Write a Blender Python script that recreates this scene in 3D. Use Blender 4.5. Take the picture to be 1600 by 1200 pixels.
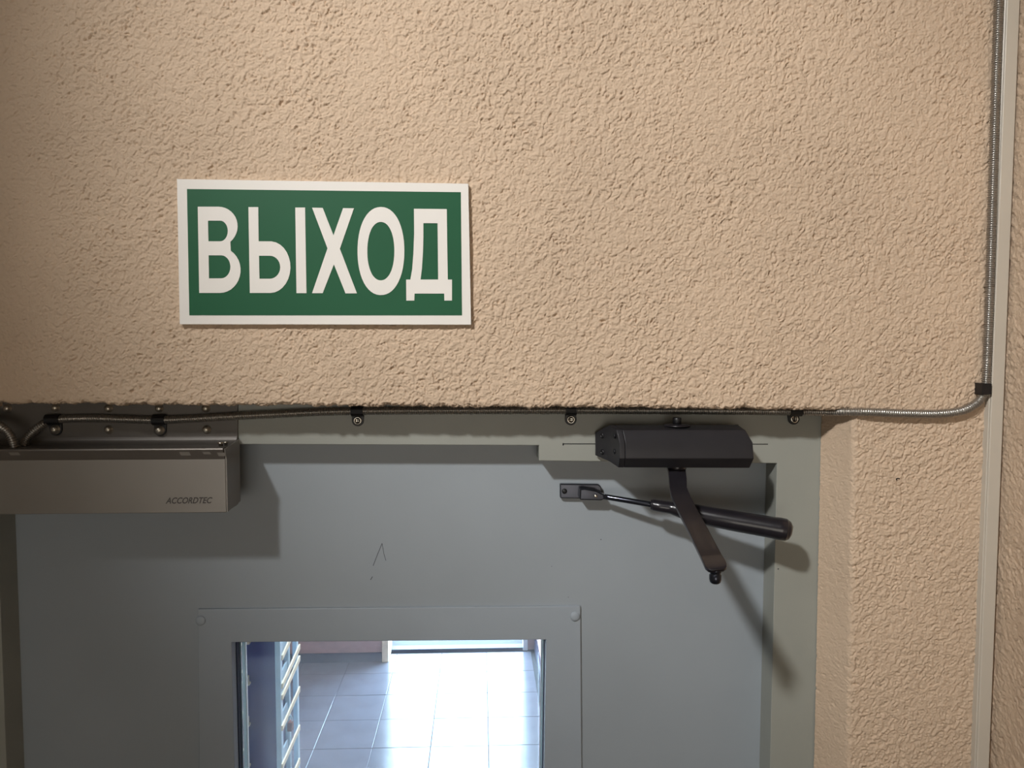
import bpy, bmesh, math, random
import numpy as np
from mathutils import Vector, Matrix, Euler

for o in list(bpy.data.objects): bpy.data.objects.remove(o)
sc = bpy.context.scene
COL = sc.collection
random.seed(4)

# ------------------------------------------------------------------ camera
CAMZ, D = 2.10, 0.79           # camera height, distance to the plaster face (plane y = 0)
cam = bpy.data.cameras.new('camera'); camo = bpy.data.objects.new('camera', cam); COL.objects.link(camo)
cam.sensor_width = 36; cam.lens = 27; cam.clip_start = 0.01
camo.location = (0, -D, CAMZ)
camo.rotation_euler = (math.radians(90-3.2), 0, math.radians(-2.39))
sc.camera = camo
CM = camo.rotation_euler.to_matrix(); CL = Vector(camo.location)

# ------------------------------------------------------------------ light and exposure
sc.view_settings.view_transform = 'Standard'; sc.view_settings.look = 'None'
sc.view_settings.exposure = 0.0; sc.view_settings.gamma = 1.0; sc.view_settings.use_curve_mapping = False
w = bpy.data.worlds.new('world'); sc.world = w; w.use_nodes = True
wb = w.node_tree.nodes['Background']
wb.inputs[0].default_value = (0.56, 0.78, 1.0, 1); wb.inputs[1].default_value = 30.0
LAMP = Vector((-0.92, -1.60, CAMZ+1.27)); LAMP_COL = (1.0, 0.985, 0.96); YBK = -2.7
def spot(name, loc, aim, watts, size, blend, radius, col):
    l = bpy.data.lights.new(name, 'SPOT'); l.energy = watts; l.spot_size = math.radians(size); l.spot_blend = blend
    l.shadow_soft_size = radius; l.color = col
    o = bpy.data.objects.new(name, l); COL.objects.link(o); o.location = loc
    o.rotation_euler = (Vector(aim)-Vector(loc)).to_track_quat('-Z', 'Y').to_euler(); return o
def area(name, loc, rot, sx, sy, watts, col):
    l = bpy.data.lights.new(name, 'AREA'); l.shape = 'RECTANGLE'; l.size = sx; l.size_y = sy; l.energy = watts; l.color = col
    o = bpy.data.objects.new(name, l); COL.objects.link(o); o.location = loc; o.rotation_euler = rot; return o
spot('downlight', LAMP, (0.18, 0, 2.22), 192, 38, 1.0, .07, LAMP_COL)          # the ceiling downlight, up and to the left
area('back_fill', (-0.1, YBK+.07, 1.65), (math.radians(90), 0, 0), 1.4, 1.1, 9, (1, .93, .82))   # unseen fill added at the back wall to lift the shadows
area('corridor_fill', (0.05, 0.75, 2.66), (0, 0, 0), .5, .2, 26, (.72, .88, 1))   # added corridor fill, brightens the folded gate

def P(px, py, y):
    d = CM @ Vector(((px-800)/1200, -(py-600)/1200, -1))
    t = (y - CL.y)/d.y
    return CL + d*t

# ------------------------------------------------------------------ materials
def srgb(r, g, b):
    f = lambda c: (c/255)/12.92 if c/255 <= .04045 else (((c/255)+.055)/1.055)**2.4
    return (f(r), f(g), f(b), 1)
def mat(name, col, rough=.6, metal=0, var=.08, scale=30, bump=0, bscale=200, coat=0, spec=.5):
    m = bpy.data.materials.new(name); m.use_nodes = True
    nt = m.node_tree; N = nt.nodes; L = nt.links; b = N['Principled BSDF']
    tc = N.new('ShaderNodeTexCoord')
    no = N.new('ShaderNodeTexNoise'); no.inputs['Scale'].default_value = scale; no.inputs['Detail'].default_value = 4
    L.new(tc.outputs['Object'], no.inputs['Vector'])
    cr = N.new('ShaderNodeValToRGB'); cr.color_ramp.elements[0].position = .3; cr.color_ramp.elements[1].position = .7
    c = col
    cr.color_ramp.elements[0].color = (c[0]*(1-var), c[1]*(1-var), c[2]*(1-var), 1)
    cr.color_ramp.elements[1].color = (min(1, c[0]*(1+var)), min(1, c[1]*(1+var)), min(1, c[2]*(1+var)), 1)
    L.new(no.outputs['Fac'], cr.inputs[0]); L.new(cr.outputs[0], b.inputs['Base Color'])
    b.inputs['Roughness'].default_value = rough; b.inputs['Metallic'].default_value = metal
    b.inputs['Specular IOR Level'].default_value = spec
    if coat: b.inputs['Coat Weight'].default_value = coat
    if bump:
        n2 = N.new('ShaderNodeTexNoise'); n2.inputs['Scale'].default_value = bscale; n2.inputs['Detail'].default_value = 3
        L.new(tc.outputs['Object'], n2.inputs['Vector'])
        bp = N.new('ShaderNodeBump'); bp.inputs['Strength'].default_value = 1; bp.inputs['Distance'].default_value = bump
        L.new(n2.outputs['Fac'], bp.inputs['Height']); L.new(bp.outputs[0], b.inputs['Normal'])
    return m
M = {}
M['plaster'] = mat('plaster_beige', srgb(200, 177, 153), .75, var=.05, scale=6, bump=.0009, bscale=420, spec=.35)
M['plaster_flat'] = mat('plaster_flat', srgb(200, 177, 153), .8, var=.05, scale=6, bump=.002, bscale=150, spec=.3)
M['frame'] = mat('grey_green_paint', srgb(146, 148, 141), .42, var=.04, scale=14, bump=.00006, bscale=500)
M['door'] = mat('grey_door_paint', srgb(146, 154, 161), .42, var=.03, scale=8, bump=.00004, bscale=400)
M['bezel'] = mat('grey_bezel_paint', srgb(150, 159, 168), .38, var=.03, scale=10, bump=.00004, bscale=400)
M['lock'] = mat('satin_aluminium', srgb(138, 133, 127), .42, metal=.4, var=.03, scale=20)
M['lock_lip_shade'] = mat('satin_aluminium_shaded', srgb(112, 106, 100), .42, metal=.4, var=.05, scale=20)  # darker copy of the lock metal, shade put into its colour
M['plate'] = mat('steel_bracket', srgb(96, 91, 86), .42, metal=.3, var=.1, scale=12)
M['bolt'] = mat('zinc_bolt', srgb(190, 182, 168), .35, metal=.8, var=.1, scale=200)
M['screw'] = mat('bright_screw', srgb(215, 210, 200), .22, metal=1, var=.05, scale=200)
M['conduit'] = mat('galvanised_conduit', srgb(158, 154, 148), .34, metal=.85, var=.08, scale=60)
M['black'] = mat('black_plastic', srgb(17, 17, 20), .45, var=.1, scale=60)
M['closer'] = mat('dark_brown_enamel', srgb(38, 37, 41), .42, metal=.1, var=.1, scale=40, bump=.00005, bscale=900)
M['arm'] = mat('dark_gloss_enamel', srgb(34, 32, 37), .28, metal=.1, var=.15, scale=50, coat=.3)
M['rod'] = mat('dark_steel_rod', srgb(60, 62, 70), .2, metal=.8, var=.1, scale=60)
M['hole'] = mat('dark_recess', srgb(12, 14, 20), .6)
M['signw'] = mat('sign_white_vinyl', srgb(232, 228, 222), .45, var=.01, scale=20, spec=.3)
M['signg'] = mat('sign_green_vinyl', srgb(25, 86, 56), .45, var=.03, scale=20, spec=.3)
M['trunk'] = mat('ivory_pvc', srgb(192, 184, 171), .4, var=.02, scale=12)
M['gasket'] = mat('navy_rubber', srgb(20, 34, 62), .5)
M['bead'] = mat('pale_green_bead', srgb(132, 158, 160), .35)
M['white'] = mat('white_paint', srgb(225, 228, 230), .4, var=.02)
M['pen'] = mat('pencil_mark', srgb(70, 72, 78), .8)
M['print'] = mat('dark_print', srgb(62, 58, 56), .6)
M['light_patch'] = mat('pale_light_patch', srgb(132, 127, 120), .5)  # leaked light painted as a pale colour
M['navy'] = mat('navy_steel', srgb(34, 56, 118), .5, var=.25, scale=9)
M['tan'] = mat('tan_lacquer', srgb(246, 230, 200), .5)
M['steel_blue'] = mat('pale_blue_steel', srgb(196, 224, 242), .35, metal=0)
M['brown'] = mat('brown_metal', srgb(110, 60, 56), .5)
M['tile'] = mat('grey_floor_tile', srgb(112, 113, 124), .2, var=.14, scale=7, bump=.0004, bscale=30, spec=.6)
M['grout'] = mat('dark_grout', srgb(60, 60, 64), .8)
M['pink'] = mat('pink_plaster', srgb(196, 164, 158), .8)
M['skirt'] = mat('dark_skirting_tile', srgb(52, 54, 78), .3)
M['concrete'] = mat('grey_concrete', srgb(150, 145, 138), .8)
M['room_wall'] = mat('room_wall_paint', srgb(165, 160, 152), .9, var=.04, scale=3)
M['dark_floor'] = mat('dark_floor', srgb(90, 86, 82), .6)
M['ceil'] = mat('ceiling_white', srgb(225, 218, 205), .9)
def glass_mat():
    m = bpy.data.materials.new('dusty_glass'); m.use_nodes = True; nt = m.node_tree; N = nt.nodes; L = nt.links
    N.clear(); out = N.new('ShaderNodeOutputMaterial')
    tr = N.new('ShaderNodeBsdfTransparent'); tr.inputs[0].default_value = (.93, .97, .98, 1)
    gl = N.new('ShaderNodeBsdfGlossy'); gl.inputs['Roughness'].default_value = .02
    fr = N.new('ShaderNodeFresnel'); fr.inputs[0].default_value = 1.5
    m1 = N.new('ShaderNodeMixShader'); L.new(fr.outputs[0], m1.inputs[0]); L.new(tr.outputs[0], m1.inputs[1]); L.new(gl.outputs[0], m1.inputs[2])
    tl = N.new('ShaderNodeBsdfTranslucent'); tl.inputs[0].default_value = (.9, .9, .92, 1)
    tc = N.new('ShaderNodeTexCoord'); no = N.new('ShaderNodeTexNoise'); no.inputs['Scale'].default_value = 9; no.inputs['Detail'].default_value = 8
    L.new(tc.outputs['Object'], no.inputs['Vector'])
    mr = N.new('ShaderNodeMapRange'); mr.inputs['From Min'].default_value = .35; mr.inputs['From Max'].default_value = .75
    mr.inputs['To Min'].default_value = .04; mr.inputs['To Max'].default_value = .11
    L.new(no.outputs['Fac'], mr.inputs['Value'])
    m2 = N.new('ShaderNodeMixShader'); L.new(mr.outputs[0], m2.inputs[0]); L.new(m1.outputs[0], m2.inputs[1]); L.new(tl.outputs[0], m2.inputs[2])
    L.new(m2.outputs[0], out.inputs[0]); return m
M['glass'] = glass_mat()

# ------------------------------------------------------------------ helpers
WL = {}     # world location of every object, children are stored relative to their parent
def link(o, parent=None, loc=(0, 0, 0)):
    COL.objects.link(o); loc = Vector(loc)
    if parent: o.parent = parent; o.location = loc - WL[parent.name]
    else: o.location = loc
    WL[o.name] = loc; return o
def mesh(name, verts, faces, m, parent=None, smooth=False, bevel=0, loc=None, seg=2):
    if loc is None: loc = WL[parent.name] if parent else Vector((0, 0, 0))
    loc = Vector(loc)
    me = bpy.data.meshes.new(name)
    me.from_pydata([tuple(Vector(v)-loc) for v in verts], [], faces)
    bm = bmesh.new(); bm.from_mesh(me); bmesh.ops.recalc_face_normals(bm, faces=bm.faces); bm.to_mesh(me); bm.free()
    me.materials.append(m)
    if smooth: me.polygons.foreach_set('use_smooth', [True]*len(me.polygons))
    o = bpy.data.objects.new(name, me); link(o, parent, loc)
    if bevel:
        b = o.modifiers.new('bevel', 'BEVEL'); b.width = bevel; b.segments = seg; b.limit_method = 'ANGLE'; b.angle_limit = math.radians(35)
        me.polygons.foreach_set('use_smooth', [True]*len(me.polygons))
        wn = o.modifiers.new('wn', 'WEIGHTED_NORMAL')
    return o
def thing(name, label, cat, loc, group=None):
    o = bpy.data.objects.new(name, None); o.empty_display_size = .02; link(o, None, loc)
    o['label'] = label; o['category'] = cat
    if group: o['group'] = group
    return o
def tag(o, label, cat, group=None):
    o['label'] = label; o['category'] = cat
    if group: o['group'] = group
    return o
def struct(o): o['kind'] = 'structure'; return o
BOXF = [(0, 1, 2, 3), (7, 6, 5, 4), (0, 4, 5, 1), (1, 5, 6, 2), (2, 6, 7, 3), (3, 7, 4, 0)]
def box(name, x0, x1, y0, y1, z0, z1, m, parent=None, bevel=0):
    v = [(x0, y0, z0), (x1, y0, z0), (x1, y0, z1), (x0, y0, z1), (x0, y1, z0), (x1, y1, z0), (x1, y1, z1), (x0, y1, z1)]
    return mesh(name, v, BOXF, m, parent, bevel=bevel)
def pbox(name, quad, y0, y1, m, parent=None, bevel=0, yq=None):
    """solid with a front quad given where it is seen on plane y0 (yq), running back to y1"""
    yy = y0 if yq is None else yq
    f = [P(a, b, yy) for a, b in quad]
    v = [(p.x, y0, p.z) for p in f]+[(p.x, y1, p.z) for p in f]
    return mesh(name, v, BOXF, m, parent, bevel=bevel)
def prism(name, pts, y0, y1, m, parent=None, bevel=0):
    """polygon (x, z) extruded from y0 to y1"""
    n = len(pts)
    v = [(x, y0, z) for x, z in pts]+[(x, y1, z) for x, z in pts]
    f = [tuple(range(n)), tuple(range(2*n-1, n-1, -1))]+[(i, i+n, (i+1) % n+n, (i+1) % n) for i in range(n)]
    return mesh(name, v, f, m, parent, bevel=bevel)
def holed(name, outer, inner, y0, y1, m, parent=None, bevel=0):
    v = [(x, y0, z) for x, z in outer+inner]+[(x, y1, z) for x, z in outer+inner]
    f = []
    for i in range(4):
        j = (i+1) % 4
        f += [(i, j, 4+j, 4+i), (8+i, 12+i, 12+j, 8+j), (i, 8+i, 8+j, j), (4+i, 4+j, 12+j, 12+i)]
    return mesh(name, v, f, m, parent, bevel=bevel)
def lathe_data(name, prof, m, seg=20):
    """profile [(r, h)] revolved about -Y (pointing to the viewer)"""
    v = []; f = []
    for r, h in prof:
        for k in range(seg):
            a = 2*math.pi*k/seg; v.append((r*math.cos(a), -h, r*math.sin(a)))
    for i in range(len(prof)-1):
        for k in range(seg):
            k2 = (k+1) % seg; f.append((i*seg+k, i*seg+k2, (i+1)*seg+k2, (i+1)*seg+k))
    f.append(tuple(range(seg))); f.append(tuple((len(prof)-1)*seg+k for k in range(seg-1, -1, -1)))
    me = bpy.data.meshes.new(name); me.from_pydata(v, [], f); me.materials.append(m)
    bm = bmesh.new(); bm.from_mesh(me); bmesh.ops.recalc_face_normals(bm, faces=bm.faces); bm.to_mesh(me); bm.free()
    me.polygons.foreach_set('use_smooth', [True]*len(me.polygons)); return me
def put(name, me, parent, loc, rot=None, scale=None):
    o = bpy.data.objects.new(name, me); link(o, parent, loc)
    if rot: o.rotation_euler = rot
    if scale: o.scale = scale
    return o
def catmull(pts, step):
    pts = [Vector(p) for p in pts]; q = [2*pts[0]-pts[1]]+pts+[2*pts[-1]-pts[-2]]; out = []
    for i in range(1, len(q)-2):
        n = max(2, int((q[i+1]-q[i]).length/step))
        for k in range(n):
            t = k/n; a, b, c, d = q[i-1], q[i], q[i+1], q[i+2]
            out.append(.5*((2*b)+(c-a)*t+(2*a-5*b+4*c-d)*t*t+(3*b-a-3*c+d)*t**3))
    out.append(pts[-1]); return out
def sweep(name, pts, rad, m, parent=None, seg=12, smooth=True, loc=None, flat=(1, 1)):
    """tube along pts, rad(i, arclength)"""
    n = len(pts); v = []; f = []
    up = Vector((0.01, -1, 0.02)).normalized(); s = 0
    for i, p in enumerate(pts):
        t = (pts[min(i+1, n-1)]-pts[max(i-1, 0)]).normalized()
        if i: s += (p-pts[i-1]).length
        up = (up - t*up.dot(t)).normalized(); si = t.cross(up)
        r = rad(i, s)
        for k in range(seg):
            a = 2*math.pi*k/seg; v.append(p+up*(r*flat[0]*math.cos(a))+si*(r*flat[1]*math.sin(a)))
    for i in range(n-1):
        for k in range(seg):
            k2 = (k+1) % seg; f.append((i*seg+k, i*seg+k2, (i+1)*seg+k2, (i+1)*seg+k))
    f.append(tuple(range(seg))); f.append(tuple((n-1)*seg+k for k in range(seg-1, -1, -1)))
    return mesh(name, v, f, m, parent, smooth=smooth, loc=loc)
def fill2d(name, loops, y, th, m, parent):
    """flat shape with holes in the plane y; loops are lists of (x, z)"""
    c = bpy.data.curves.new(name, 'CURVE'); c.dimensions = '2D'; c.fill_mode = 'BOTH'; c.extrude = th
    for lp in loops:
        s = c.splines.new('POLY'); s.points.add(len(lp)-1); s.use_cyclic_u = True
        for p, (x, z) in zip(s.points, lp): p.co = (x, z, 0, 1)
    t = bpy.data.objects.new('tmp', c); COL.objects.link(t)
    me = bpy.data.meshes.new_from_object(t); bpy.data.objects.remove(t); bpy.data.curves.remove(c)
    v = [(q.co.x, y-q.co.z, q.co.y) for q in me.vertices]; f = [tuple(p.vertices) for p in me.polygons]
    bpy.data.meshes.remove(me)
    return mesh(name, v, f, m, parent)

# ------------------------------------------------------------------ numpy gradient noise
def perlin(x, y, seed):
    rs = np.random.RandomState(seed); ang = rs.rand(256, 256)*2*np.pi; gx, gy = np.cos(ang), np.sin(ang)
    xi = np.floor(x).astype(int); yi = np.floor(y).astype(int); xf = x-xi; yf = y-yi
    u = xf**3*(xf*(xf*6-15)+10); v = yf**3*(yf*(yf*6-15)+10)
    def g(i, j):
        a = (xi+i) % 256; b = (yi+j) % 256; return gx[a, b]*(xf-i)+gy[a, b]*(yf-j)
    n0 = g(0, 0)*(1-u)+g(1, 0)*u; n1 = g(0, 1)*(1-u)+g(1, 1)*u
    return (n0*(1-v)+n1*v)*1.5
def sstep(a, b, x):
    t = np.clip((x-a)/(b-a), 0, 1); return t*t*(3-2*t)
def relief(x, z):
    """trowelled lumpy plaster: flattened lumps with sharp creases, in metres"""
    mm = 1000.0; X = x*mm; Z = z*mm
    wx = perlin(X/7, Z/7, 1)*3.0+perlin(X/2.6, Z/2.6, 31)*.8; wz = perlin(X/7+40, Z/7+17, 2)*3.0+perlin(X/2.6+9, Z/2.6, 32)*.8
    c, s = math.cos(1.0), math.sin(1.0)
    a = (X+wx)*c+(Z+wz)*s; b = -(X+wx)*s+(Z+wz)*c
    n1 = perlin(a/7.6, b/4.6, 3); n2 = perlin(a/5.0+9, b/3.2+5, 4); n3 = perlin(a/12, b/8, 5)
    big = perlin(X/60, Z/60, 8)
    lumps = sstep(-.06, .07, n1+.4*n2)
    crease = np.exp(-(n2/.06)**2)*sstep(-.1, .3, n3)
    pn = perlin(a/2.9+3, b/2.2, 33); pits = sstep(.22, .50, pn)*sstep(-.1, .25, perlin(X/11, Z/11, 34))
    fine = perlin(X/1.7, Z/1.7, 6)
    mid = perlin(X/3.2+wx/4, Z/2.8, 7)
    amp = (1+.35*perlin(X/70+5, Z/70, 35))*(.62+.38*sstep(-.50, -.36, x))
    return amp*(.00070*lumps-.00055*crease-.0014*pits+.00028*fine+.00040*sstep(-.2, .2, mid)+.0005*n3)+.0006*big

# ------------------------------------------------------------------ main planes
F = 0.045          # face of the steel door frame
DY = 0.077         # face of the door leaf
def zedge(x):      # lower edge of the plaster over the door
    a = P(0, 629, 0); b = P(1325, 639, 0)
    base = a.z+(b.z-a.z)*(x-a.x)/(b.x-a.x)
    return base+.0016*perlin(x*1000/22, x*0+3.3, 11)+.0011*perlin(x*1000/7, x*0+8.3, 12)+.0006*perlin(x*1000/2.6, x*0+1.7, 13)
XC = P(1574, 600, -.009).x + .0006                 # side wall plane
ca = P(1334, 660, 0); cb = P(1325, 1200, 0)        # front corner of the reveal
ra = P(1282, 700, F); rb = P(1270, 1200, F)        # back corner of the reveal
def xcor(z):
    z = np.minimum(z, ca.z+.012); return ca.x+(cb.x-ca.x)*(z-ca.z)/(cb.z-ca.z)
def xrev(z): return ra.x+(rb.x-ra.x)*(z-ra.z)/(rb.z-ra.z)
XL, XR, YB, ZT = -1.45, XC, -2.7, 3.55

def grid_mesh(name, X, Y, Z, m, parent=None):
    nr, nc = X.shape
    me = bpy.data.meshes.new(name)
    co = np.stack([X, Y, Z], -1).reshape(-1, 3).astype(np.float32)
    idx = np.arange(nr*nc).reshape(nr, nc)
    q = np.stack([idx[:-1, :-1], idx[:-1, 1:], idx[1:, 1:], idx[1:, :-1]], -1).reshape(-1, 4).astype(np.int32)
    me.vertices.add(len(co)); me.vertices.foreach_set('co', co.ravel())
    me.loops.add(q.size); me.loops.foreach_set('vertex_index', q.ravel())
    me.polygons.add(len(q)); me.polygons.foreach_set('loop_start', np.arange(0, q.size, 4, dtype=np.int32))
    me.polygons.foreach_set('use_smooth', np.ones(len(q), bool))
    me.update(calc_edges=True); me.materials.append(m)
    o = bpy.data.objects.new(name, me); return link(o, parent)

PITCH = .0008
# plaster over the door, its lower edge turned back into the soffit
zl = P(800, -30, 0).z
xl = P(-45, 600, 0).x; xr = float(xcor(P(0, 640, 0).z))
xs = np.arange(xl, xr+.014, PITCH)
r0 = .0035
ts = np.concatenate([np.linspace(-.052, -.0055, 30), np.linspace(-.0055, 0, 9)[1:], np.arange(PITCH, zl-2.0, PITCH)])
TX, TT = np.meshgrid(xs, ts)
ZE = zedge(TX)
ang = np.clip(-TT/(r0*math.pi/2), 0, 1)*math.pi/2
Zb = np.where(TT > 0, ZE+r0+TT, ZE+r0-r0*np.sin(ang))
Yb = np.where(TT > 0, 0, r0-r0*np.cos(ang))+np.where(TT < -r0*math.pi/2, -TT-r0*math.pi/2, 0)
H = relief(TX, Zb+np.where(TT < 0, TT, 0))
ny = np.where(TT > 0, 1, np.cos(ang)); nz = np.where(TT > 0, 0, np.sin(ang))
Y = Yb-H*ny-.00008; Z = Zb-H*nz*1.3
keep = ts <= (zl-float(zedge(np.array([0.]))[0]))
front = struct(grid_mesh('wall_front', TX[keep], Y[keep], Z[keep], M['plaster']))
# pier between the door and the corner, its left edge turned back into the splayed reveal
zb = P(1400, 1260, 0).z
zs = np.arange(zb, zl, PITCH)
ss = np.concatenate([np.linspace(-.050, -.0065, 24), np.linspace(-.0065, 0, 10)[1:], np.arange(PITCH, XC+.002-float(xcor(zl)), PITCH)])
SS, SZ = np.meshgrid(ss, zs)
XCOR = xcor(SZ); sp = (XCOR-xrev(SZ))/F; th = math.pi/2-np.arctan(sp)
r1 = .006; aa = np.clip(-SS/(r1*th), 0, 1)*th
cx = XCOR+r1*np.tan(th/2)
Xb = np.where(SS > 0, cx+SS, cx-r1*np.sin(aa)); Yb = np.where(SS > 0, 0, r1-r1*np.cos(aa))
ex = np.clip(-SS-r1*th, 0, None); Xb = Xb-ex*np.cos(th); Yb = Yb+ex*np.sin(th)
Xb = np.minimum(Xb, XC+.002)
H = relief(Xb+np.where(SS < 0, SS, 0), SZ)
fade = np.where(SS > 0, 1, np.where(SS < -.009, .45, .45+.55*(1+SS/.009)))
corner = .0009*perlin(SZ*1000/6, SZ*0+2, 21)*np.exp(-(SS/.005)**2)
H = H*fade+corner
nxx = np.where(SS > 0, 0, np.sin(aa)); nyy = np.where(SS > 0, 1, np.cos(aa))
# run the pier's face behind the upper field where the two meet
pier = struct(grid_mesh('wall_front', Xb-H*nxx, Yb-H*nyy+np.where((SZ > float(zedge(np.array([xr]))[0])+.004) & (SS < 0), .004, 0), SZ, M['plaster'], front))
pier.name = 'pier'; WL[pier.name] = WL.get('wall_front', Vector())
del pier['kind']
pc = P(1402, 748, 0)
mesh('paint_chip', [(pc.x+a*.0006, -.0016, pc.z+b*.0006) for a, b in [(-3, -3.6), (-1.6, -2.2), (-1.2, .8), (1.4, .3), (3.6, -.6), (3.2, .6), (1.2, 1.9), (-1.9, 1.9), (-3, -.8)]]+
     [(pc.x+a*.0006, .001, pc.z+b*.0006) for a, b in [(-3, -3.6), (-1.6, -2.2), (-1.2, .8), (1.4, .3), (3.6, -.6), (3.2, .6), (1.2, 1.9), (-1.9, 1.9), (-3, -.8)]],
     [tuple(range(9)), tuple(range(17, 8, -1))]+[(i, (i+1) % 9, (i+1) % 9+9, i+9) for i in range(9)], M['hole'], front)
# plain remainder of the front wall, outside the photograph
def flat(name, x0, x1, y0, y1, z0, z1, m, parent=None): return box(name, x0, x1, y0, y1, z0, z1, m, parent)
flat('wall_section', XL, XR, .0005, .13, zl-.004, ZT, M['plaster_flat'], front)
flat('wall_section', XL, xl+.004, .0006, .13, P(0, 640, 0).z, zl-.004, M['plaster_flat'], front)
flat('wall_section', XL, P(-60, 900, F).x-.012, .0006, .13, 0, P(0, 640, 0).z, M['plaster_flat'], front)
flat('wall_section', xcor(zb)+.008, XR+.05, .0007, .13, 0, zb+.003, M['plaster_flat'], front)
flat('wall_section', xl, XR, F+.003, .128, P(0, 660, F).z, zl, M['concrete'], front)        # wall core behind the plaster
flat('wall_section', float(xrev(zb))+.004, XR+.05, F+.004, .128, 0, zl, M['concrete'], front)
# side wall at the right: relief where it is seen, plain beyond
ys = np.arange(-.16, .004, .0013); zz = np.arange(zb-.2, zl+.2, .0013)
GY, GZ = np.meshgrid(ys, zz)
wr = struct(grid_mesh('wall_right', XC-relief(GY+3.1, GZ)*.9+.0006, GY, GZ, M['plaster']))
flat('wall_section', XC+.0012, XC+.1, YB, .13, 0, ZT, M['plaster_flat'], wr)
struct(flat('wall_left', XL-.1, XL, YB, .13, 0, ZT, M['room_wall']))
struct(flat('wall_back', XL-.1, XR+.1, YB-.1, YB, 0, ZT, M['room_wall']))
struct(flat('ceiling', XL-.1, XR+.1, YB-.1, .13, ZT, ZT+.1, M['room_wall']))
struct(flat('floor', XL-.1, XR+.1, YB-.1, .13, -.1, 0, M['dark_floor']))

# ------------------------------------------------------------------ steel door frame
def q(pts, y): return [(P(a, b, y).x, P(a, b, y).z) for a, b in pts]
fr = struct(thing('trim_1', 'x', 'x', (P(1240, 900, F).x, F, 0)))
del fr['label'], fr['category']
YF2 = F+.075
def ext(p0, p1, z):       # x on the line through two (x,z) points at height z
    return p0[0]+(p1[0]-p0[0])*(z-p0[1])/(p1[1]-p0[1])
jl0, jl1 = q([(1214, 724), (1203, 1200)], F)
jr = [(float(xrev(P(0, 610, F).z))+.006, P(0, 610, F).z), (float(xrev(.05))+.006, 0.0)]
hd = q([(842, 720), (842, 696), (-60, 692.5), (-60, 612), (1300, 612)], F)
prism('head_and_jamb', hd+[jr[1], (ext(jl0, jl1, 0), 0), jl0], F, YF2, M['frame'], fr, bevel=.0008)
lj = q([(-9, 690), (-60, 690)], F)
prism('jamb', [(lj[0][0], lj[0][1]), (lj[1][0]-.03, lj[1][1]), (lj[1][0]-.03, 0), (lj[0][0], 0)], F, YF2, M['frame'], fr, bevel=.0008)
# cut slot along the head
pbox('slot', [(880, 694.3), (1200, 694.8), (1200, 693.4), (880, 692.9)], F-.00012, F+.001, M['hole'], fr)
pbox('slot', [(879, 696), (881, 696), (881, 692.5), (879, 692.5)], F-.00012, F+.001, M['hole'], fr)
# rebate stop behind the leaf
sb = q([(1214, 724), (1203, 1200)], DY)
prism('stop', [(ext(*q([(1199, 724), (1189, 1200)], DY), 2.2)-.012, 2.02), (ext(*q([(1199, 724), (1189, 1200)], DY), 0)-.012, 0), (.40, 0), (.40, 2.02)], DY+.042, DY+.07, M['hole'], fr)

# ------------------------------------------------------------------ door leaf with its window
door = struct(thing('door_1', 'x', 'x', (P(600, 900, DY).x, DY, .01)))
del door['label'], door['category']
dl = P(-3, 900, DY).x
ed0, ed1 = q([(1198.3, 724), (1188.7, 1200)], DY)
ztop = P(600, 690, DY).z
wo = q([(361, 1003), (854, 999)], DY-.003); wl1 = q([(366, 1200)], DY-.003)[0]; wr1 = q([(851, 1200)], DY-.003)[0]
zwb = 1.18
inner = [(ext(wo[0], wl1, zwb), zwb), (ext(wo[1], wr1, zwb), zwb), wo[1], wo[0]]
outer = [(dl, .01), (ext(ed0, ed1, .01), .01), (ext(ed0, ed1, ztop), ztop), (dl, ztop)]
holed('leaf', outer, inner, DY, DY+.04, M['door'], door, bevel=.0006)
bo = q([(309, 952), (907, 947)], DY-.003); b1 = q([(311, 1200)], DY-.003)[0]; b2 = q([(909, 1200)], DY-.003)[0]
zbb = zwb-.055
grow = .0005
inner_b = [(inner[0][0]+grow, inner[0][1]+grow), (inner[1][0]-grow, inner[1][1]+grow), (inner[2][0]-grow, inner[2][1]-grow), (inner[3][0]+grow, inner[3][1]-grow)]
win = holed('window_bezel', [(ext(bo[0], b1, zbb), zbb), (ext(bo[1], b2, zbb), zbb), bo[1], bo[0]], inner_b, DY-.0032, DY+.011, M['bezel'], door, bevel=.0009)
cap = lathe_data('rivet', [(.0056, 0), (.0056, .0008), (.0048, .0015), (.002, .0019)], M['bezel'])
for a, b in ((313.5, 969.5), (898.5, 963)):
    put('rivet', cap, door, P(a, b, DY-.0032)).location.y += 0
def ring(name, g0, g1, y0, y1, m):
    o_ = [(inner[0][0]+g0, inner[0][1]+g0), (inner[1][0]-g0, inner[1][1]+g0), (inner[2][0]-g0, inner[2][1]-g0), (inner[3][0]+g0, inner[3][1]-g0)]
    i_ = [(inner[0][0]+g1, inner[0][1]+g1), (inner[1][0]-g1, inner[1][1]+g1), (inner[2][0]-g1, inner[2][1]-g1), (inner[3][0]+g1, inner[3][1]-g1)]
    return holed(name, o_, i_, y0, y1, m, door)
ring('gasket', .0001, .0012, DY+.0125, DY+.0225, M['gasket'])
ring('glazing_bead', .0001, .0016, DY+.0265, DY+.041, M['bead'])
ring('glazing_bead', .0000, .0026, DY+.041, DY+.045, M['white'])
gx0, gx1 = inner[0][0]-.002, inner[1][0]+.002
box('pane', inner[0][0]+.0002, inner[1][0]-.0002, DY+.0225, DY+.0262, zwb, inner[2][1]+.0005, M['glass'], door)
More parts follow.
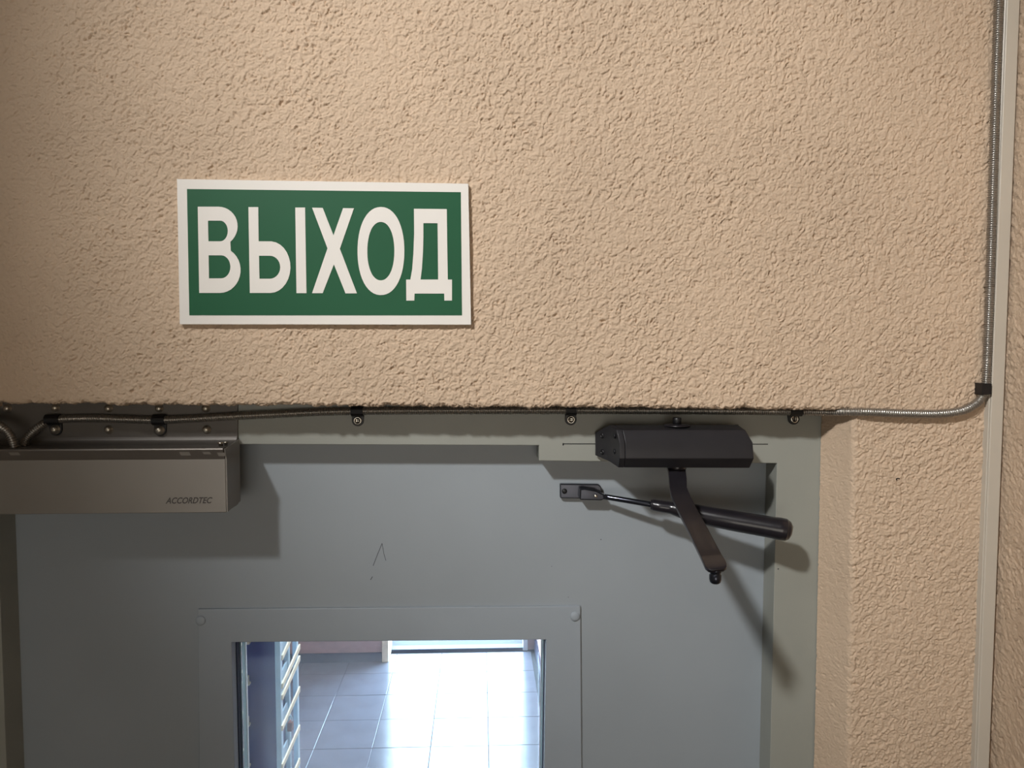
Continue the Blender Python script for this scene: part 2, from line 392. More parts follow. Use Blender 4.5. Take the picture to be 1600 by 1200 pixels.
# pencil marks on the leaf
def line(name, pts, wd, y, m, parent):
    for i in range(len(pts)-1):
        a = P(*pts[i], y); b = P(*pts[i+1], y); d = Vector((b.x-a.x, 0, b.z-a.z)).normalized(); n = Vector((-d.z, 0, d.x))*wd
        prism(name, [((a+n).x, (a+n).z), ((b+n).x, (b+n).z), ((b-n).x, (b-n).z), ((a-n).x, (a-n).z)], y, y+.0002, m, parent)
line('pencil_mark', [(583, 884), (590, 866), (597, 849)], .00035, DY-.0001, M['pen'], door)
line('pencil_mark', [(597, 849), (600, 866), (603, 876)], .00028, DY-.0001, M['pen'], door)
line('pencil_mark', [(579, 906), (582, 901)], .0004, DY-.0001, M['pen'], door)
for a, b, s_ in ((939, 843, .7), (862, 885, .5), (888, 933, .5), (1216, 889, 1)):
    yy = DY if a < 1200 else F
    pbox('paint_chip', [(a-s_, b+s_), (a+s_, b+s_), (a+s_, b-s_), (a-s_, b-s_)], yy-.0001, yy+.0002, M['pen'], door if a < 1200 else fr)

# ------------------------------------------------------------------ electromagnetic lock on the head
xe = P(353, 760, 0).x; xw = P(-78, 760, 0).x
lk = thing('magnetic_lock', 'long silver-grey electromagnetic door lock bolted on the door frame at the left edge', 'lock', ((xe+xw)/2, F, P(100, 803, 0).z))
pf = F-.0022
prism('bracket_plate', q([(-80, 618), (371.5, 618), (371.5, 688), (-80, 688)], pf), pf, F, M['plate'], lk, bevel=.0006)
def profile_x(name, prof, x0, x1, m, parent, bevel=0, smooth=False):
    """profile [(y, z)] extruded along x"""
    n = len(prof); v = [(x0, y, z) for y, z in prof]+[(x1, y, z) for y, z in prof]
    f = [tuple(range(n)), tuple(range(2*n-1, n-1, -1))]+[(i, i+n, (i+1) % n+n, (i+1) % n) for i in range(n)]
    return mesh(name, v, f, m, parent, bevel=bevel, smooth=smooth)
zt = P(100, 702, 0).z; zlip = P(100, 719, 0).z; zbt = P(100, 803, 0).z; zs0 = P(100, 681, pf).z
# shelf: a concave bend out of the plate, forward to the lip
sh = []
for k in range(9):
    a = k/8*math.pi/2; sh.append((pf-.009+.009*math.cos(a), zs0-.009*math.sin(a)))
sh += [(.0, zt+.0012), (.0, zt-.0015)]+[(pf-.009, zs0-.0115), (pf, zs0-.0115)]
xs_ = P(371.5, 688, pf).x
profile_x('shelf', sh, xw, xs_-.001, M['plate'], lk)
profile_x('housing', [(-.0005, zt), (-.0005, zbt), (F-.006, zbt), (F-.006, zt-.0016)], xw, xe, M['lock'], lk, bevel=.0008)
profile_x('lip', [(-.0055, zt+.0010), (-.0062, zt-.0006), (-.0006, zlip), (.002, zlip), (.002, zt+.0010)], xw, xe-.0002, M['lock_lip_shade'], lk, bevel=.0004)  # slanted and coloured darker to give the shaded band
# end plate at the right: leans from the lip back up to the bracket
ep = [(-.0045, zt), (-.0005, zlip), (-.0005, zbt+.0006), (pf-.001, zbt+.003), (pf, P(371, 700, pf).z), (pf, P(371, 686, pf).z)]
profile_x('end_plate', ep, xe, xe+.0016, M['lock'], lk, bevel=.0004)
bolt = lathe_data('bolt', [(.0046, 0), (.0046, .0006), (.0034, .0008), (.0034, .0022), (.0026, .0036), (.0012, .0042)], M['bolt'])
for a, b in ((12, 638), (87, 637), (170, 638), (249, 638), (322, 638), (170, 671), (323, 671)):
    put('bolt', bolt, lk, P(a, b, pf))
scr = lathe_data('shelf_screw', [(.0022, 0), (.0022, .004), (.0034, .0042), (.0034, .006)], M['screw'], 10)
p = P(345, 694, .012); put('shelf_screw', scr, lk, (p.x, .012, zt-.001), (math.radians(-90), 0, 0))
p = P(352, 690, .022); put('shelf_screw', scr, lk, (p.x, .024, zt-.001), (math.radians(-90), 0, 0), (.8, .8, .8))
for a, b, ww, hh in ((289, 709, 7, 3), (323, 708, 5, 2), (346, 710, 5, 3), (23, 709, 7, 2.5)):  # pale quads painting spots of leaked light on the lip
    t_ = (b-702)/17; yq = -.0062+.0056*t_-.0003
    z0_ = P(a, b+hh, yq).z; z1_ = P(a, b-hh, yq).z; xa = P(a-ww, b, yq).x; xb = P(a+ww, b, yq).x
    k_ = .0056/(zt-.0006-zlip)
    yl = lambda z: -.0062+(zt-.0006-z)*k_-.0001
    o = mesh('light_patch', [(xa, yl(z0_), z0_), (xb+.001, yl(z0_), z0_), (xb, yl(z1_), z1_), (xa-.001, yl(z1_), z1_)], [(0, 1, 2, 3)], M['light_patch'], lk)
# printed name
def text_mesh(name, s, x0, x1, z0, z1, y, m, parent, shear=.35, bold=.02, sx=1):
    c = bpy.data.curves.new('t', 'FONT'); c.body = s; c.shear = shear; c.offset = bold; c.extrude = .0
    t = bpy.data.objects.new('tmp', c); COL.objects.link(t); bpy.context.view_layer.update()
    me = bpy.data.meshes.new_from_object(t); bpy.data.objects.remove(t)
    X = [v.co.x for v in me.vertices]; Yv = [v.co.y for v in me.vertices]
    ax, bx, ay, by = min(X), max(X), min(Yv), max(Yv)
    v = [(x0+(q_.co.x-ax)/(bx-ax)*(x1-x0), y, z0+(q_.co.y-ay)/(by-ay)*(z1-z0)) for q_ in me.vertices]
    f = [tuple(p_.vertices) for p_ in me.polygons]; bpy.data.meshes.remove(me)
    return mesh(name, v, f, m, parent)
text_mesh('lettering', 'ACCORDTEC', P(259, 782, 0).x, P(332.5, 782, 0).x, P(300, 786.5, 0).z, P(300, 776.8, 0).z, -.0007, M['print'], lk)

# ------------------------------------------------------------------ exit sign
S0, S1 = -.0065, -.0025
def C4(u, v): p = P(260+u/3.2, 260+v/3.2, S0); return (p.x, p.z)
cc = C4(790, 792)
sg = thing('exit_sign', 'green and white rectangular exit sign with large white Cyrillic letters on the beige plaster', 'sign', (cc[0], S1, cc[1]))
prism('backing_plate', [C4(52, 63), C4(1510, 86), C4(1524, 792), C4(66, 790)], S0, S1+.002, M['signw'], sg, bevel=.0004)
prism('green_field', [C4(103, 113), C4(1472, 129), C4(1478, 745), C4(115, 745)], S0-.0002, S0+.0005, M['signg'], sg)
def arc(cx, cy, rx, ry, a0, a1, n=14, e=2.0):
    out = []
    for k in range(n+1):
        a = math.radians(a0+(a1-a0)*k/n); c_, s_ = math.cos(a), math.sin(a)
        out.append((cx+rx*math.copysign(abs(c_)**(2/e), c_), cy+ry*math.copysign(abs(s_)**(2/e), s_)))
    return out
letters = [
 [[(158, 202), (262, 202)]+arc(262, 300, 95, 98, -90, 52)+arc(268, 519, 104, 114, -58, 90)+[(165, 633)],
  [(209, 272), (270, 272)]+arc(270, 323.5, 38, 51.5, -90, 90)+[(211, 375)],
  [(212, 445), (275, 445)]+arc(275, 502.5, 46, 57.5, -90, 90)+[(214, 560)]],
 [[(411, 204), (460, 204), (462, 375), (530, 375)]+arc(520, 504, 101, 129, -86, 90)+[(418, 633)],
  [(464, 447), (518, 447)]+arc(518, 504.5, 52, 57.5, -90, 90)+[(466, 562)]],
 [[(645, 206), (694, 206), (701, 634), (651, 634)]],
 [[(729, 207), (782, 208), (836, 345), (884, 209), (938, 210), (868, 412), (953, 635), (896, 635), (838, 490), (782, 634), (729, 634), (806, 410)]],
 [arc(1073, 423.5, 117, 220, 0, 355, 50, 2.15), arc(1072.5, 424, 67.5, 146, 0, 355, 44, 2.15)],
 [[(1238, 212), (1402, 214), (1407, 566), (1428, 566), (1428, 671), (1390, 671), (1389, 636), (1241, 636), (1240, 671), (1200, 671), (1199, 566), (1220, 566), (1229, 515), (1235, 440), (1239, 340)],
  [(1285, 284), (1356, 285), (1359, 566), (1271, 566), (1278, 510), (1283, 430), (1285, 350)]]]
for i, L_ in enumerate(letters):
    o = fill2d('letter', [[C4(*p_) for p_ in lp] for lp in L_], S0-.00045, .00022, M['signw'], sg)

# ------------------------------------------------------------------ conduits and clips
PIT = .0023
def ridged(i, s, r=.0046):
    t = (s/PIT) % 1.0
    return r*(1-.34*(abs(2*t-1)**2.2))
cy = .0385
def path(pts): return catmull([P(a, b, y) for a, b, y in pts], PIT/5)
main = [(33, 712, .020), (36, 698, .026), (44, 683, .032), (60, 668, .036), (84, 656, .0385), (140, 653.5, cy), (200, 655, cy), (250, 656, cy), (300, 654, cy), (350, 651, cy), (430, 647, cy), (520, 643, cy), (640, 641.5, cy), (800, 641, cy),
        (950, 641, cy), (1100, 641.5, cy), (1200, 642.5, cy), (1250, 643, .0355), (1290, 643.5, .018), (1322, 643.5, .000), (1360, 644, -.0062), (1420, 646.5, -.0068), (1470, 646.5, -.0068), (1502, 642, -.0068), (1523, 632, -.0066),
        (1535, 619, -.0064), (1540, 604, -.0062), (1542.5, 560, -.0062), (1546.5, 450, -.0062), (1551, 300, -.0062), (1555.5, 150, -.0062), (1560.5, 0, -.0062), (1563, -80, -.0062), (1568, -400, -.0062)]
o = sweep('cable_conduit', path(main), ridged, M['conduit'], loc=P(1540, 604, -.006))
tag(o, 'long ribbed metal conduit running under the plaster edge and up beside the white trunking', 'conduit')
o = sweep('cable_conduit', path([(-60, 655, .026), (-30, 657, .020), (-8, 662, .014), (8, 671, .010), (18, 684, .010), (23, 700, .012), (24, 714, .014)]), ridged, M['conduit'], loc=P(0, 665, .01))
tag(o, 'short ribbed metal conduit curving down into the lock at the left photo edge', 'conduit')
for a, y_ in ((33, .020), (24, .014)):
    pass
shead = lathe_data('screw', [(.0046, 0), (.0046, .0012), (.0040, .0019), (.0031, .0021), (.0029, .0014), (.0012, .0012)], M['screw'])
boltb = lathe_data('screw', [(.0052, 0), (.0052, .0008), (.0036, .0010), (.0036, .0030), (.0026, .0044), (.0010, .0050)], M['bolt'])
def clip(px, pyc, pxs, pys, y, w_, label, sh_, base, tilt=0):
    c = P(px, pyc, y); s = P(pxs, pys, base-.002)
    t = thing('conduit_clip', label, 'clip', (s.x, base, s.z), 'black clips holding the conduit')
    # band wrapped around the tube, then a tab with a round end down to the screw
    prof = []; R = .0059
    for k in range(15):
        a = math.radians(250-k*320/14); prof.append((c.y+R*math.cos(a)*-1*-1, c.z+R*math.sin(a)))
    inn = [(c.y+(p_[0]-c.y)*.80, c.z+(p_[1]-c.z)*.80) for p_ in prof]
    loop = prof+inn[::-1]
    n = len(prof); v = []; f = []
    for x in (c.x-w_/2, c.x+w_/2):
        for pr in (prof, inn):
            for (yy, z) in pr: v.append((x, min(yy, base-.0002), z+tilt*(x-c.x)))
    def id_(s_, l_, k): return s_*2*n+l_*n+k
    for k in range(n-1):
        f += [(id_(0, 0, k), id_(0, 0, k+1), id_(1, 0, k+1), id_(1, 0, k)), (id_(0, 1, k), id_(1, 1, k), id_(1, 1, k+1), id_(0, 1, k+1)),
              (id_(0, 0, k), id_(0, 1, k), id_(0, 1, k+1), id_(0, 0, k+1)), (id_(1, 0, k), id_(1, 0, k+1), id_(1, 1, k+1), id_(1, 1, k))]
    for k in (0, n-1): f.append((id_(0, 0, k), id_(1, 0, k), id_(1, 1, k), id_(0, 1, k)))
    mesh('band', v, f, M['black'], t, smooth=False)
    r = .0064
    pts = [(s.x+r*math.cos(a), s.z+r*math.sin(a)) for a in [math.radians(180+k*180/12) for k in range(13)]]
    pts += [(c.x+w_/2, c.z-.002), (c.x-w_/2, c.z-.002)]
    prism('tab', pts, base-.0024, base-.0001, M['black'], t, bevel=.0004)
    put('screw', sh_, t, (s.x, base-.0024, s.z), (0, random.random()*3, 0))
    if sh_ is shead:
        for k in range(2):
            o = box('screw_slot', s.x-.0020, s.x+.0020, base-.0044, base-.0036, s.z-.00035, s.z+.00035, M['hole'], t)
            if k: 
                for v_ in o.data.vertices:
                    dx, dz = v_.co.x, v_.co.z; v_.co.x, v_.co.z = dz, dx
    return t
clip(83, 656, 87, 671, .0385, .0145, 'black conduit clip with domed bolt, nearest the left photo edge', boltb, pf)
clip(249, 656, 250, 672, cy, .0130, 'black conduit clip with domed bolt above the grey lock', boltb, pf)
clip(558.5, 642.5, 559, 657, cy, .0125, 'black conduit clip with cross-head screw below the exit sign', shead, F)
clip(892, 641, 892, 655.5, cy, .0115, 'black conduit clip with cross-head screw left of the door closer', shead, F)
clip(1243, 642.5, 1240.5, 654.5, .036, .0125, 'black conduit clip with cross-head screw at the right end of the frame', shead, F)
# square collar clip on the wall where the conduit turns up
c = P(1541.5, 608, -.012)
t = thing('conduit_clip', 'square black clip around the conduit bend beside the white trunking', 'clip', (c.x, 0, c.z), 'black clips holding the conduit')
holed('band', [(c.x-.0050, c.z-.0060), (c.x+.0054, c.z-.0056), (c.x+.0054, c.z+.0058), (c.x-.0050, c.z+.0062)],
      [(c.x-.0001, c.z-.0001), (c.x+.0001, c.z-.0001), (c.x+.0001, c.z+.0001), (c.x-.0001, c.z+.0001)], -.0122, .0005, M['black'], t, bevel=.0009)

# ------------------------------------------------------------------ plastic trunking in the corner
def trunk_pts(y): return {'l0': P(1567, 0, y), 'l1': P(1519.5, 1200, y)}
a0, a1 = P(1573.5, 0, -.0095), P(1526, 1200, -.0095)
def xt(z):
    z = min(max(z, a1.z-.06), a0.z+.06); return a0.x+(a1.x-a0.x)*(z-a0.z)/(a1.z-a0.z)
sl = (a0.x-a1.x)/(a0.z-a1.z)
zA, zB = ZT-.02, .02
tw = P(1594.5, 0, -.0095).x-P(1573.5, 0, -.0095).x
# straight run following the slight lean
v = []
for z in (a1.z-.5, a0.z+.5):
    x = a0.x+(a1.x-a0.x)*(z-a0.z)/(a1.z-a0.z)
    v += [(x-.0006, .0008, z), (x, -.0085, z), (x+.0010, -.0095, z), (x+tw-.0010, -.0095, z), (x+tw, -.0085, z), (x+tw, .0008, z)]
f = [(0, 1, 2, 3, 4, 5), (11, 10, 9, 8, 7, 6)]+[(i, (i+1) % 6, (i+1) % 6+6, i+6) for i in range(6)]
tk = thing('cable_trunking', 'narrow ivory plastic cable trunking running up the corner of the wall', 'trunking', (xt(a1.z-.06)+tw/2, 0, a1.z-.5))
mesh('base_channel', [(x-.0004 if i % 6 in (0, 1) else x, (y+.0022 if y < 0 else y), z) for i, (x, y, z) in enumerate(v)], f, M['trunk'], tk)
v2 = []
for z in (a1.z-.5, a0.z+.5):
    x = a0.x+(a1.x-a0.x)*(z-a0.z)/(a1.z-a0.z); v2 += [(x+.0002, -.0074, z), (x+.0002, -.0088, z), (x+.0010, -.0096, z), (x+tw-.0010, -.0096, z), (x+tw, -.0088, z), (x+tw, -.0074, z)]
mesh('cover', v2, f, M['trunk'], tk, bevel=.0003)

# ------------------------------------------------------------------ door closer
def C2(u, v, y): return P(820+u/3.3333, 620+v/3.3333, y)
cl = thing('door_closer', 'dark brown overhead door closer with its arm hanging unhooked on the grey frame', 'door closer', C2(790, 270, F))
yA, yB_, yC, yD, yM, yR = -.004, -.012, -.012, -.003, .022, F-.0003
#   ring order: A B C D E(mid bottom) G(rear bottom) H(rear top) I(mid top)
Lr = [C2(478, 172, yA), C2(492, 238, yB_), C2(492, 322, yC), C2(487, 369, yD), C2(439, 336, yM), C2(366, 305, yR-.004), C2(366, 186, yR-.004), C2(438, 148, yM)]
Rr = [C2(1150, 175, yA), C2(1188, 238, yB_), C2(1194, 322, yC), C2(1170, 371, yD), C2(1170, 345, yM), C2(1140, 318, yR-.004), C2(1085, 175, yR-.004), C2(1110, 146, yM)]
Mr = [a.lerp(b, .93) for a, b in zip(Lr, [C2(1178, 172, yA), C2(1196, 238, yB_), C2(1196, 322, yC), C2(1192, 371, yD), C2(1180, 345, yM), C2(1180, 318, yR), C2(1180, 178, yR), C2(1150, 146, yM)])]
capL = [p_.lerp(q_, .045) for p_, q_ in zip(Lr, Rr)]
n = 8
v = capL+Mr+Rr
f = [tuple(range(n))]+[(r*n+i, r*n+(i+1) % n, (r+1)*n+(i+1) % n, (r+1)*n+i) for r in (0, 1) for i in range(n)]+[tuple(range(3*n-1, 2*n-1, -1))]
body = mesh('body', v, f, M['closer'], cl, bevel=.0012)
capI = [p_.lerp(q_, .043) for p_, q_ in zip(Lr, Rr)]
def shrink(R_, k): 
    c_ = sum(R_, Vector())/len(R_); return [c_+(p_-c_)*k for p_ in R_]
v = Lr+capI
# end cap: ridge between the two flat faces
f = [(7, 0, 1, 2, 3, 4), (7, 4, 5, 6), tuple(range(15, 7, -1))]+[(i, (i+1) % n, (i+1) % n+n, i+n) for i in range(n)]
mesh('end_cap', v, f, M['closer'], cl, bevel=.0006)
# screws in the cap
def face_n(a, b, c_): return (b-a).cross(c_-a).normalized()
nf = face_n(Lr[7], Lr[4], Lr[5]); nf = nf if nf.x < 0 else -nf
ng = face_n(Lr[7], Lr[0], Lr[3]); ng = ng if ng.x < 0 else -ng
csc = lathe_data('cap_screw', [(.0030, -.001), (.0030, .0004), (.0024, .0010), (.0016, .0012), (.0014, .0004)], M['black'], 14)
chl = lathe_data('screw_recess', [(.0026, -.001), (.0026, .0002)], M['hole'], 14)
def plane_hit(u, v_, p0, nn):
    a = C2(u, v_, 0); d = (a-CL).normalized(); t_ = (p0-CL).dot(nn)/d.dot(nn); return CL+d*t_
for u, v_ in ((402, 203), (403, 288)):
    hp = plane_hit(u, v_, Lr[5], nf); o = put('cap_screw', csc, cl, hp); o.rotation_euler = Vector((0, -1, 0)).rotation_difference(nf).to_euler()
for u, v_ in ((464, 205), (464, 285)):
    hp = plane_hit(u, v_, Lr[4], ng); o = put('screw_recess', chl, cl, hp); o.rotation_euler = Vector((0, -1, 0)).rotation_difference(ng).to_euler()
# pinion on top of the body and its washer
up = (math.radians(-90), 0, 0)
wsh = lathe_data('washer', [(.0135, 0), (.0140, .0008), (.0125, .0016), (.0085, .0022), (.0080, .0022)], M['arm'], 28)
pin = lathe_data('pinion', [(.0046, 0), (.0046, .0068), (.0040, .0076), (.001, .0076)], M['black'], 8)
pt = C2(790, 148, .018); zt_ = C2(790, 147, .020).z
put('washer', wsh, cl, (pt.x, .016, zt_-.0006), up); put('pinion', pin, cl, (pt.x, .016, zt_+.0010), up)
bmp = lathe_data('lower_boss', [(.0105, 0), (.0105, .004), (.0085, .006)], M['arm'], 24)
pb = C2(790, 352, .012); put('lower_boss', bmp, cl, (pb.x, .012, C2(790, 372, yD).z+.002), (math.radians(90), 0, 0))
# main arm: a cranked flat bar coming forward
edge = [((742, 362), (838, 362), .012), ((748, 380), (840, 386), .004), ((752, 420), (844, 422), -.004), ((755, 470), (845, 470), -.018), ((764, 512), (862, 512), -.030), ((800, 590), (902, 590), -.050),
        ((845, 680), (950, 676), -.078), ((885, 764), (994, 758), -.102), ((915, 826), (1026, 818), -.124), ((930, 862), (1044, 846), -.134), ((940, 884), (1052, 866), -.139), ((956, 898), (1052, 884), -.142), ((975, 903), (1036, 897), -.1435)]
Lp = [C2(*a, y) for a, b, y in edge]; Rp = [C2(*b, y) for a, b, y in edge]
v = []; th_ = .0042
for i in range(len(edge)):
    j0, j1 = max(0, i-1), min(len(edge)-1, i+1)
    tg = ((Lp[j1]+Rp[j1])-(Lp[j0]+Rp[j0])).normalized(); ac = (Rp[i]-Lp[i]).normalized(); nn = ac.cross(tg).normalized()
    if nn.y > 0: nn = -nn
    v += [Lp[i], Rp[i], Rp[i]-nn*th_, Lp[i]-nn*th_]
n_ = len(edge); f = [(0, 1, 2, 3), tuple(4*(n_-1)+k for k in (3, 2, 1, 0))]
for i in range(n_-1):
    for k in range(4): f.append((4*i+k, 4*i+(k+1) % 4, 4*i+4+(k+1) % 4, 4*i+4+k))
arm = mesh('main_arm', v, f, M['arm'], cl, bevel=.0009, seg=3)
kn = C2(1000, 880, -.137)
stud = lathe_data('ball_stud', [(.0052, 0), (.0052, .0050), (.0046, .0056), (.0046, .0066), (.0053, .0074), (.0053, .0112), (.0047, .0136), (.0032, .0150), (.0010, .0155)], M['rod'], 20)
b0 = C2(993, 884, -.137); put('ball_stud', stud, cl, b0, (math.radians(90), 0, 0))
# forearm: shoe on the leaf, thin rod, thick tube with a domed end
rp = [C2(415, 520, .058), C2(540, 541, .048), C2(665, 562, .040)]
sweep('rod', catmull(rp, .004), lambda i, s: .0031, M['rod'], cl, 14)
tb = [(655, 562, .0405, .0052), (668, 563, .0400, .0062), (700, 569, .037, .0064), (760, 578, .034, .0066), (830, 594, .029, .0092), (900, 611, .024, .0103), (1000, 630, .017, .0106), (1100, 648, .0105, .0110), (1200, 665, .004, .0112), (1290, 681, -.002, .0114),
      (1330, 688, -.004, .0120), (1360, 693, -.005, .0116), (1380, 696, -.006, .0092), (1391, 698, -.0065, .0055), (1394, 699, -.0068, .0015)]
pts = [C2(u, v_, y) for u, v_, y, r in tb]
fine = []; rr = []
for i in range(len(pts)-1):
    for k in range(6):
        fine.append(pts[i].lerp(pts[i+1], k/6)); rr.append(tb[i][3]*(1-k/6)+tb[i+1][3]*k/6)
fine.append(pts[-1]); rr.append(tb[-1][3])
sweep('forearm_tube', fine, lambda i, s: rr[i], M['arm'], cl, 24)
sp_ = DY-.0002
shoe_pts = q([(820+a/3.3333, 620+b/3.3333) for a, b in [(185, 530), (184, 455), (385, 457), (400, 470), (402, 490), (402, 520), (385, 533)]], DY-.008)
prism('shoe', shoe_pts, DY-.007, DY, M['rod'], cl, bevel=.0012)
lug = q([(820+a/3.3333, 620+b/3.3333) for a, b in [(285, 535), (288, 480), (310, 476), (372, 487), (395, 500), (412, 506), (414, 530), (395, 538)]], DY-.016)
prism('clevis', lug, DY-.019, DY-.0065, M['rod'], cl, bevel=.0014)
put('pivot_pin', lathe_data('pivot_pin', [(.0020, 0), (.0020, .0010), (.0012, .0014)], M['screw'], 12), cl, C2(369, 517, DY-.0192))
put('shoe_screw', lathe_data('shoe_screw', [(.0030, 0), (.0030, .0006), (.0016, .0012)], M['black'], 12), cl, C2(207, 492, DY-.0072))

# ------------------------------------------------------------------ corridor behind the door
YN, YFAR = .132, P(700, 1018, 0).y
def G(px, py):     # point on the floor
    d = CM @ Vector(((px-800)/1200, -(py-600)/1200, -1)); t_ = -CL.z/d.z; return CL+d*t_
YFAR = G(700, 1015).y; YPINK = G(540, 1034).y
xR2 = G(836, 1022).x
XL2 = -1.75
fl = struct(box('floor', XL2, xR2+.02, YN, YFAR+.25, -.1, -.006, M['grout']))
tile = bpy.data.meshes.new('tile')
bm = bmesh.new(); bmesh.ops.create_cube(bm, size=1)
for v_ in bm.verts: v_.co = Vector((v_.co.x*.2975, v_.co.y*.2975, v_.co.z*.008))
bmesh.ops.bevel(bm, geom=[e for e in bm.edges if e.verts[0].co.z > 0 and e.verts[1].co.z > 0], offset=.0012, segments=1, affect='EDGES')
bm.to_mesh(tile); bm.free(); tile.materials.append(M['tile'])
yrow = G(700, 1050).y; xcol = G(600, 1100).x
for j in range(-14, 2):
    for i in range(-4, 4):
        x = xcol+.15+i*.3+(0.0 if j % 2 else 0.0); y = yrow+.15+j*.3
        if x+.15 > xR2+.05 or y+.15 > YFAR+.02 or y-.15 < YN-.05: continue
        put('tile', tile, fl, (x, y, -.004+random.uniform(-.0004, .0004)), (random.uniform(-.002, .002), random.uniform(-.002, .002), 0))
struct(flat('wall_left', XL2-.1, XL2, YN, YFAR+.3, 0, 2.7, M['pink']))
struct(flat('wall_right', xR2+.012, xR2+.11, YN, YFAR+.3, 0, 2.7, M['pink']))
struct(box('baseboard_right', xR2, xR2+.012, YN+.01, YFAR-.01, 0, .10, M['skirt']))
dx0 = G(614, 1018).x; dx1 = G(822, 1018).x
hp = (P(540, 1020, YPINK).z)
wf = struct(flat('wall_far', XL2, dx0-.05, YPINK, YFAR+.25, 0, 2.7, M['pink']))
flat('wall_section', dx1+.0, xR2+.05, YFAR-.02, YFAR+.25, 0, 2.7, M['pink'], wf)
flat('wall_section', dx0-.06, dx1+.01, YFAR-.02, YFAR+.25, 2.15, 2.7, M['pink'], wf)
struct(box('baseboard_far', XL2, dx0-.05, YPINK-.012, YPINK, 0, hp, M['skirt']))
ds = struct(thing('door_2', 'x', 'x', ((dx0+dx1)/2, YFAR, 0))); del ds['label'], ds['category']
box('jamb', dx0-.052, dx0-.01, YPINK-.02, YFAR+.02, 0, 2.16, M['tan'], ds, bevel=.003)
box('jamb', dx1-.02, dx1+.012, YFAR-.04, YFAR+.02, 0, 2.16, M['white'], ds, bevel=.003)
box('threshold', dx0-.01, dx1, YFAR-.03, YFAR+.04, -.01, .018, M['gasket'], ds, bevel=.003)
struct(flat('ceiling', XL2-.1, xR2+.1, YN, YFAR+.3, 2.7, 2.8, M['ceil']))
tag(flat('pavement', XL2-3, xR2+3, YFAR+.25, YFAR+6, -.12, -.03, M['concrete']), 'bright pale paving outside the far doorway', 'ground')
bpy.data.objects['pavement']['kind'] = 'structure'; del bpy.data.objects['pavement']['label'], bpy.data.objects['pavement']['category']
# near side of the corridor: reveal around the door
flat('wall_section', XL2-.1, P(-9, 900, F).x, .1285, YN+.01, 0, 2.8, M['pink'], front)
# portal guides the daylight through the doorway
pl = bpy.data.lights.new('doorway_portal', 'AREA'); pl.shape = 'RECTANGLE'; pl.size = dx1-dx0; pl.size_y = 2.15
pl.cycles.is_portal = True
po = bpy.data.objects.new('doorway_portal', pl); COL.objects.link(po); po.location = ((dx0+dx1)/2, YFAR+.26, 1.07); po.rotation_euler = (math.radians(-90), 0, 0)

# folded scissor gate and its dark pocket, standing just behind the door
GY_ = .165
def px3(u): return 340+u/5.454
def py3(v_): return 980+v_/5.454
zt3, zb3 = 2.02, 0.0
pk = thing('gate_pocket', 'dark navy steel upright with tan tabs, seen through the door glass at left', 'post', (P(410, 1100, GY_+.05).x, GY_+.05, 0))
box('panel', P(374, 1100, GY_+.05).x, P(441, 1100, GY_+.05).x, GY_+.05, GY_+.075, zb3, zt3, M['navy'], pk, bevel=.001)
for k in range(-1, 14):
    pyc = 1063.5+64*k
    a = P(383, pyc+6.5, GY_+.046); b = P(388, pyc-6.5, GY_+.046); c_ = P(390.5, pyc+3.5, GY_+.046)
    if a.z < .05: continue
    prism('tab', [(a.x, a.z), (c_.x, a.z), (c_.x, c_.z), (b.x, c_.z), (b.x, b.z), (a.x, b.z)], GY_+.043, GY_+.0502, M['tan'], pk)
XG = P(439.5, 1100, GY_).x
def PX(px, py, x=None):      # point on the gate's side plane
    x = XG if x is None else x
    d = CM @ Vector(((px-800)/1200, -(py-600)/1200, -1)); return CL+d*((x-CL.x)/d.x)
gt = thing('folding_gate', 'folded scissor gate of pale bars and tan diagonal slats behind the door glass', 'gate', (XG, GY_+.05, 0))
for pxc, ww, xo in ((440.6, 1.5, 0), (446.5, 1.0, -.006), (460.3, 1.1, -.006), (466.2, 1.3, 0)):
    a = PX(pxc-ww, 1100).y; b = PX(pxc+ww, 1100).y
    box('upright', XG+xo-.006, XG+xo, a, b, zb3, zt3, M['steel_blue'], gt, bevel=.0005)
ysl = [945, 988, 1028, 1072, 1090, 1138, 1198]+[1198+52*k for k in range(1, 16)]
for i, yl_ in enumerate(ysl):
    rise = 62
    for (x0, x1, yo, hw, mm, dx) in ((439.5, 467, 0, 4.0, 'tan', .002), (447, 459.5, 14, 12.0, 'steel_blue', -.008)):
        y0_ = yl_-(x0-439.5)/27.5*rise+yo; y1_ = yl_-(x1-439.5)/27.5*rise+yo
        g = [PX(x0, y0_+hw), PX(x1, y1_+hw), PX(x1, y1_-hw), PX(x0, y0_-hw)]
        if min(p_.z for p_ in g) < .02: continue
        v = [(XG+dx, p_.y, p_.z) for p_ in g]+[(XG+dx-.002, p_.y, p_.z) for p_ in g]
        mesh('slat', v, BOXF, M[mm], gt)
a = P(450.5, 1140, GY_-.008); b = P(458, 1126, GY_-.008)
tag(box('padlock', a.x, b.x, GY_-.014, GY_-.0045, a.z, b.z, M['brown'], None, bevel=.001), 'small reddish brown block on the folded gate behind the glass', 'padlock')
sk = bpy.data.objects['padlock']
sweep('shackle', catmull([Vector((a.x+.001, GY_-.009, b.z-.001)), Vector((a.x+.001, GY_-.009, b.z+.004)), Vector(((a.x+b.x)/2, GY_-.009, b.z+.007)), Vector((b.x-.001, GY_-.009, b.z+.004)), Vector((b.x-.001, GY_-.009, b.z-.001))], .0005), lambda i, s: .0007, M['steel_blue'], sk, 8)

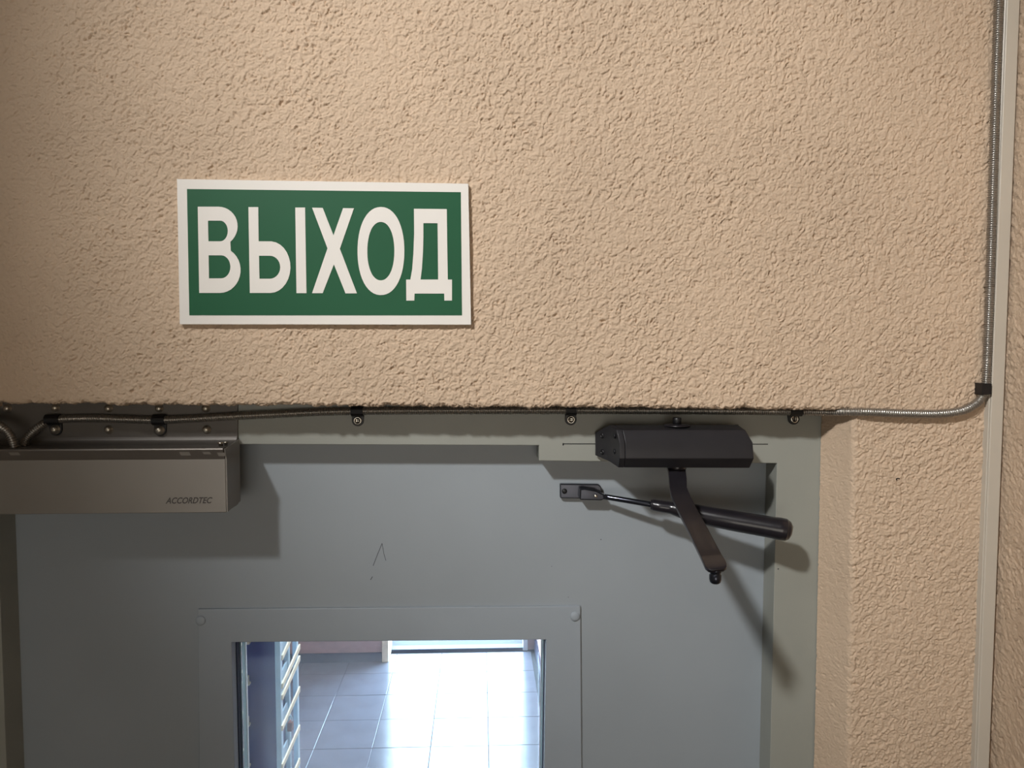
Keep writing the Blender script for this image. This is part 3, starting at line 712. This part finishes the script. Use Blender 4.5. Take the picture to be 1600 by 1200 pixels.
# ------------------------------------------------------------------ the room's lamp, above and left of the photographer
lp = thing('ceiling_lamp', 'round white ceiling downlight on a short stem, aimed at the wall', 'lamp', (LAMP.x, LAMP.y, ZT))
dr = (Vector((0.18, 0, 2.24))-LAMP).normalized()
em = bpy.data.materials.new('lamp_glow'); em.use_nodes = True
eb = em.node_tree.nodes['Principled BSDF']; eb.inputs['Base Color'].default_value = (.9, .9, .9, 1)
eb.inputs['Emission Color'].default_value = (*LAMP_COL, 1); eb.inputs['Emission Strength'].default_value = 6
can = lathe_data('lamp_housing', [(.095, .02), (.095, -.12), (.06, -.15), (.06, -.152), (.088, -.03), (.090, .02)], M['white'], 28)
put('lamp_housing', can, lp, LAMP-dr*.03, Vector((0, -1, 0)).rotation_difference(dr).to_euler())
lens = lathe_data('lens', [(.08, 0), (.07, .004)], em, 24)
put('lens', lens, lp, LAMP-dr*.055, Vector((0, -1, 0)).rotation_difference(dr).to_euler())
lb = lathe_data('stem', [(.05, 0), (.05, .02), (.012, .022), (.012, .09)], M['white'], 20)
put('stem', lb, lp, (LAMP.x-dr.x*.1, LAMP.y-dr.y*.1, ZT), (math.radians(90), 0, 0))
wd = struct(thing('fill_window_1', 'x', 'x', (-.1, YB, 1.1))); del wd['label'], wd['category']  # made-up window, unseen, dresses the fill on the back wall
holed('frame', [(-.86, 1.04), (.66, 1.04), (.66, 2.26), (-.86, 2.26)], [(-.80, 1.10), (.60, 1.10), (.60, 2.20), (-.80, 2.20)], YB+.0, YB+.06, M['white'], wd, bevel=.004)  # frame of the made-up fill window
box('fill_mullion', -.125, -.075, YB+.01, YB+.055, 1.1, 2.2, M['white'], wd, bevel=.003)
fp = bpy.data.materials.new('fill_pane_glow'); fp.use_nodes = True; fb = fp.node_tree.nodes['Principled BSDF']
fb.inputs['Base Color'].default_value = (.7, .7, .68, 1); fb.inputs['Emission Color'].default_value = (1, .93, .82, 1); fb.inputs['Emission Strength'].default_value = .6  # pane glows only as part of the added fill
box('pane', -.80, -.125, YB+.02, YB+.03, 1.1, 2.2, fp, wd); box('pane', -.075, .60, YB+.02, YB+.03, 1.1, 2.2, fp, wd)
cn = thing('corridor_fill_lamp', 'rectangular white fill lamp added on the corridor ceiling behind the door', 'lamp', (.05, .75, 2.7))  # unseen fixture added around the corridor fill
box('frame', -.21, .31, .64, .86, 2.68, 2.7, M['white'], cn, bevel=.003)  # frame of the added corridor fill lamp
box('fill_diffuser', -.2, .3, .65, .85, 2.672, 2.681, em, cn)
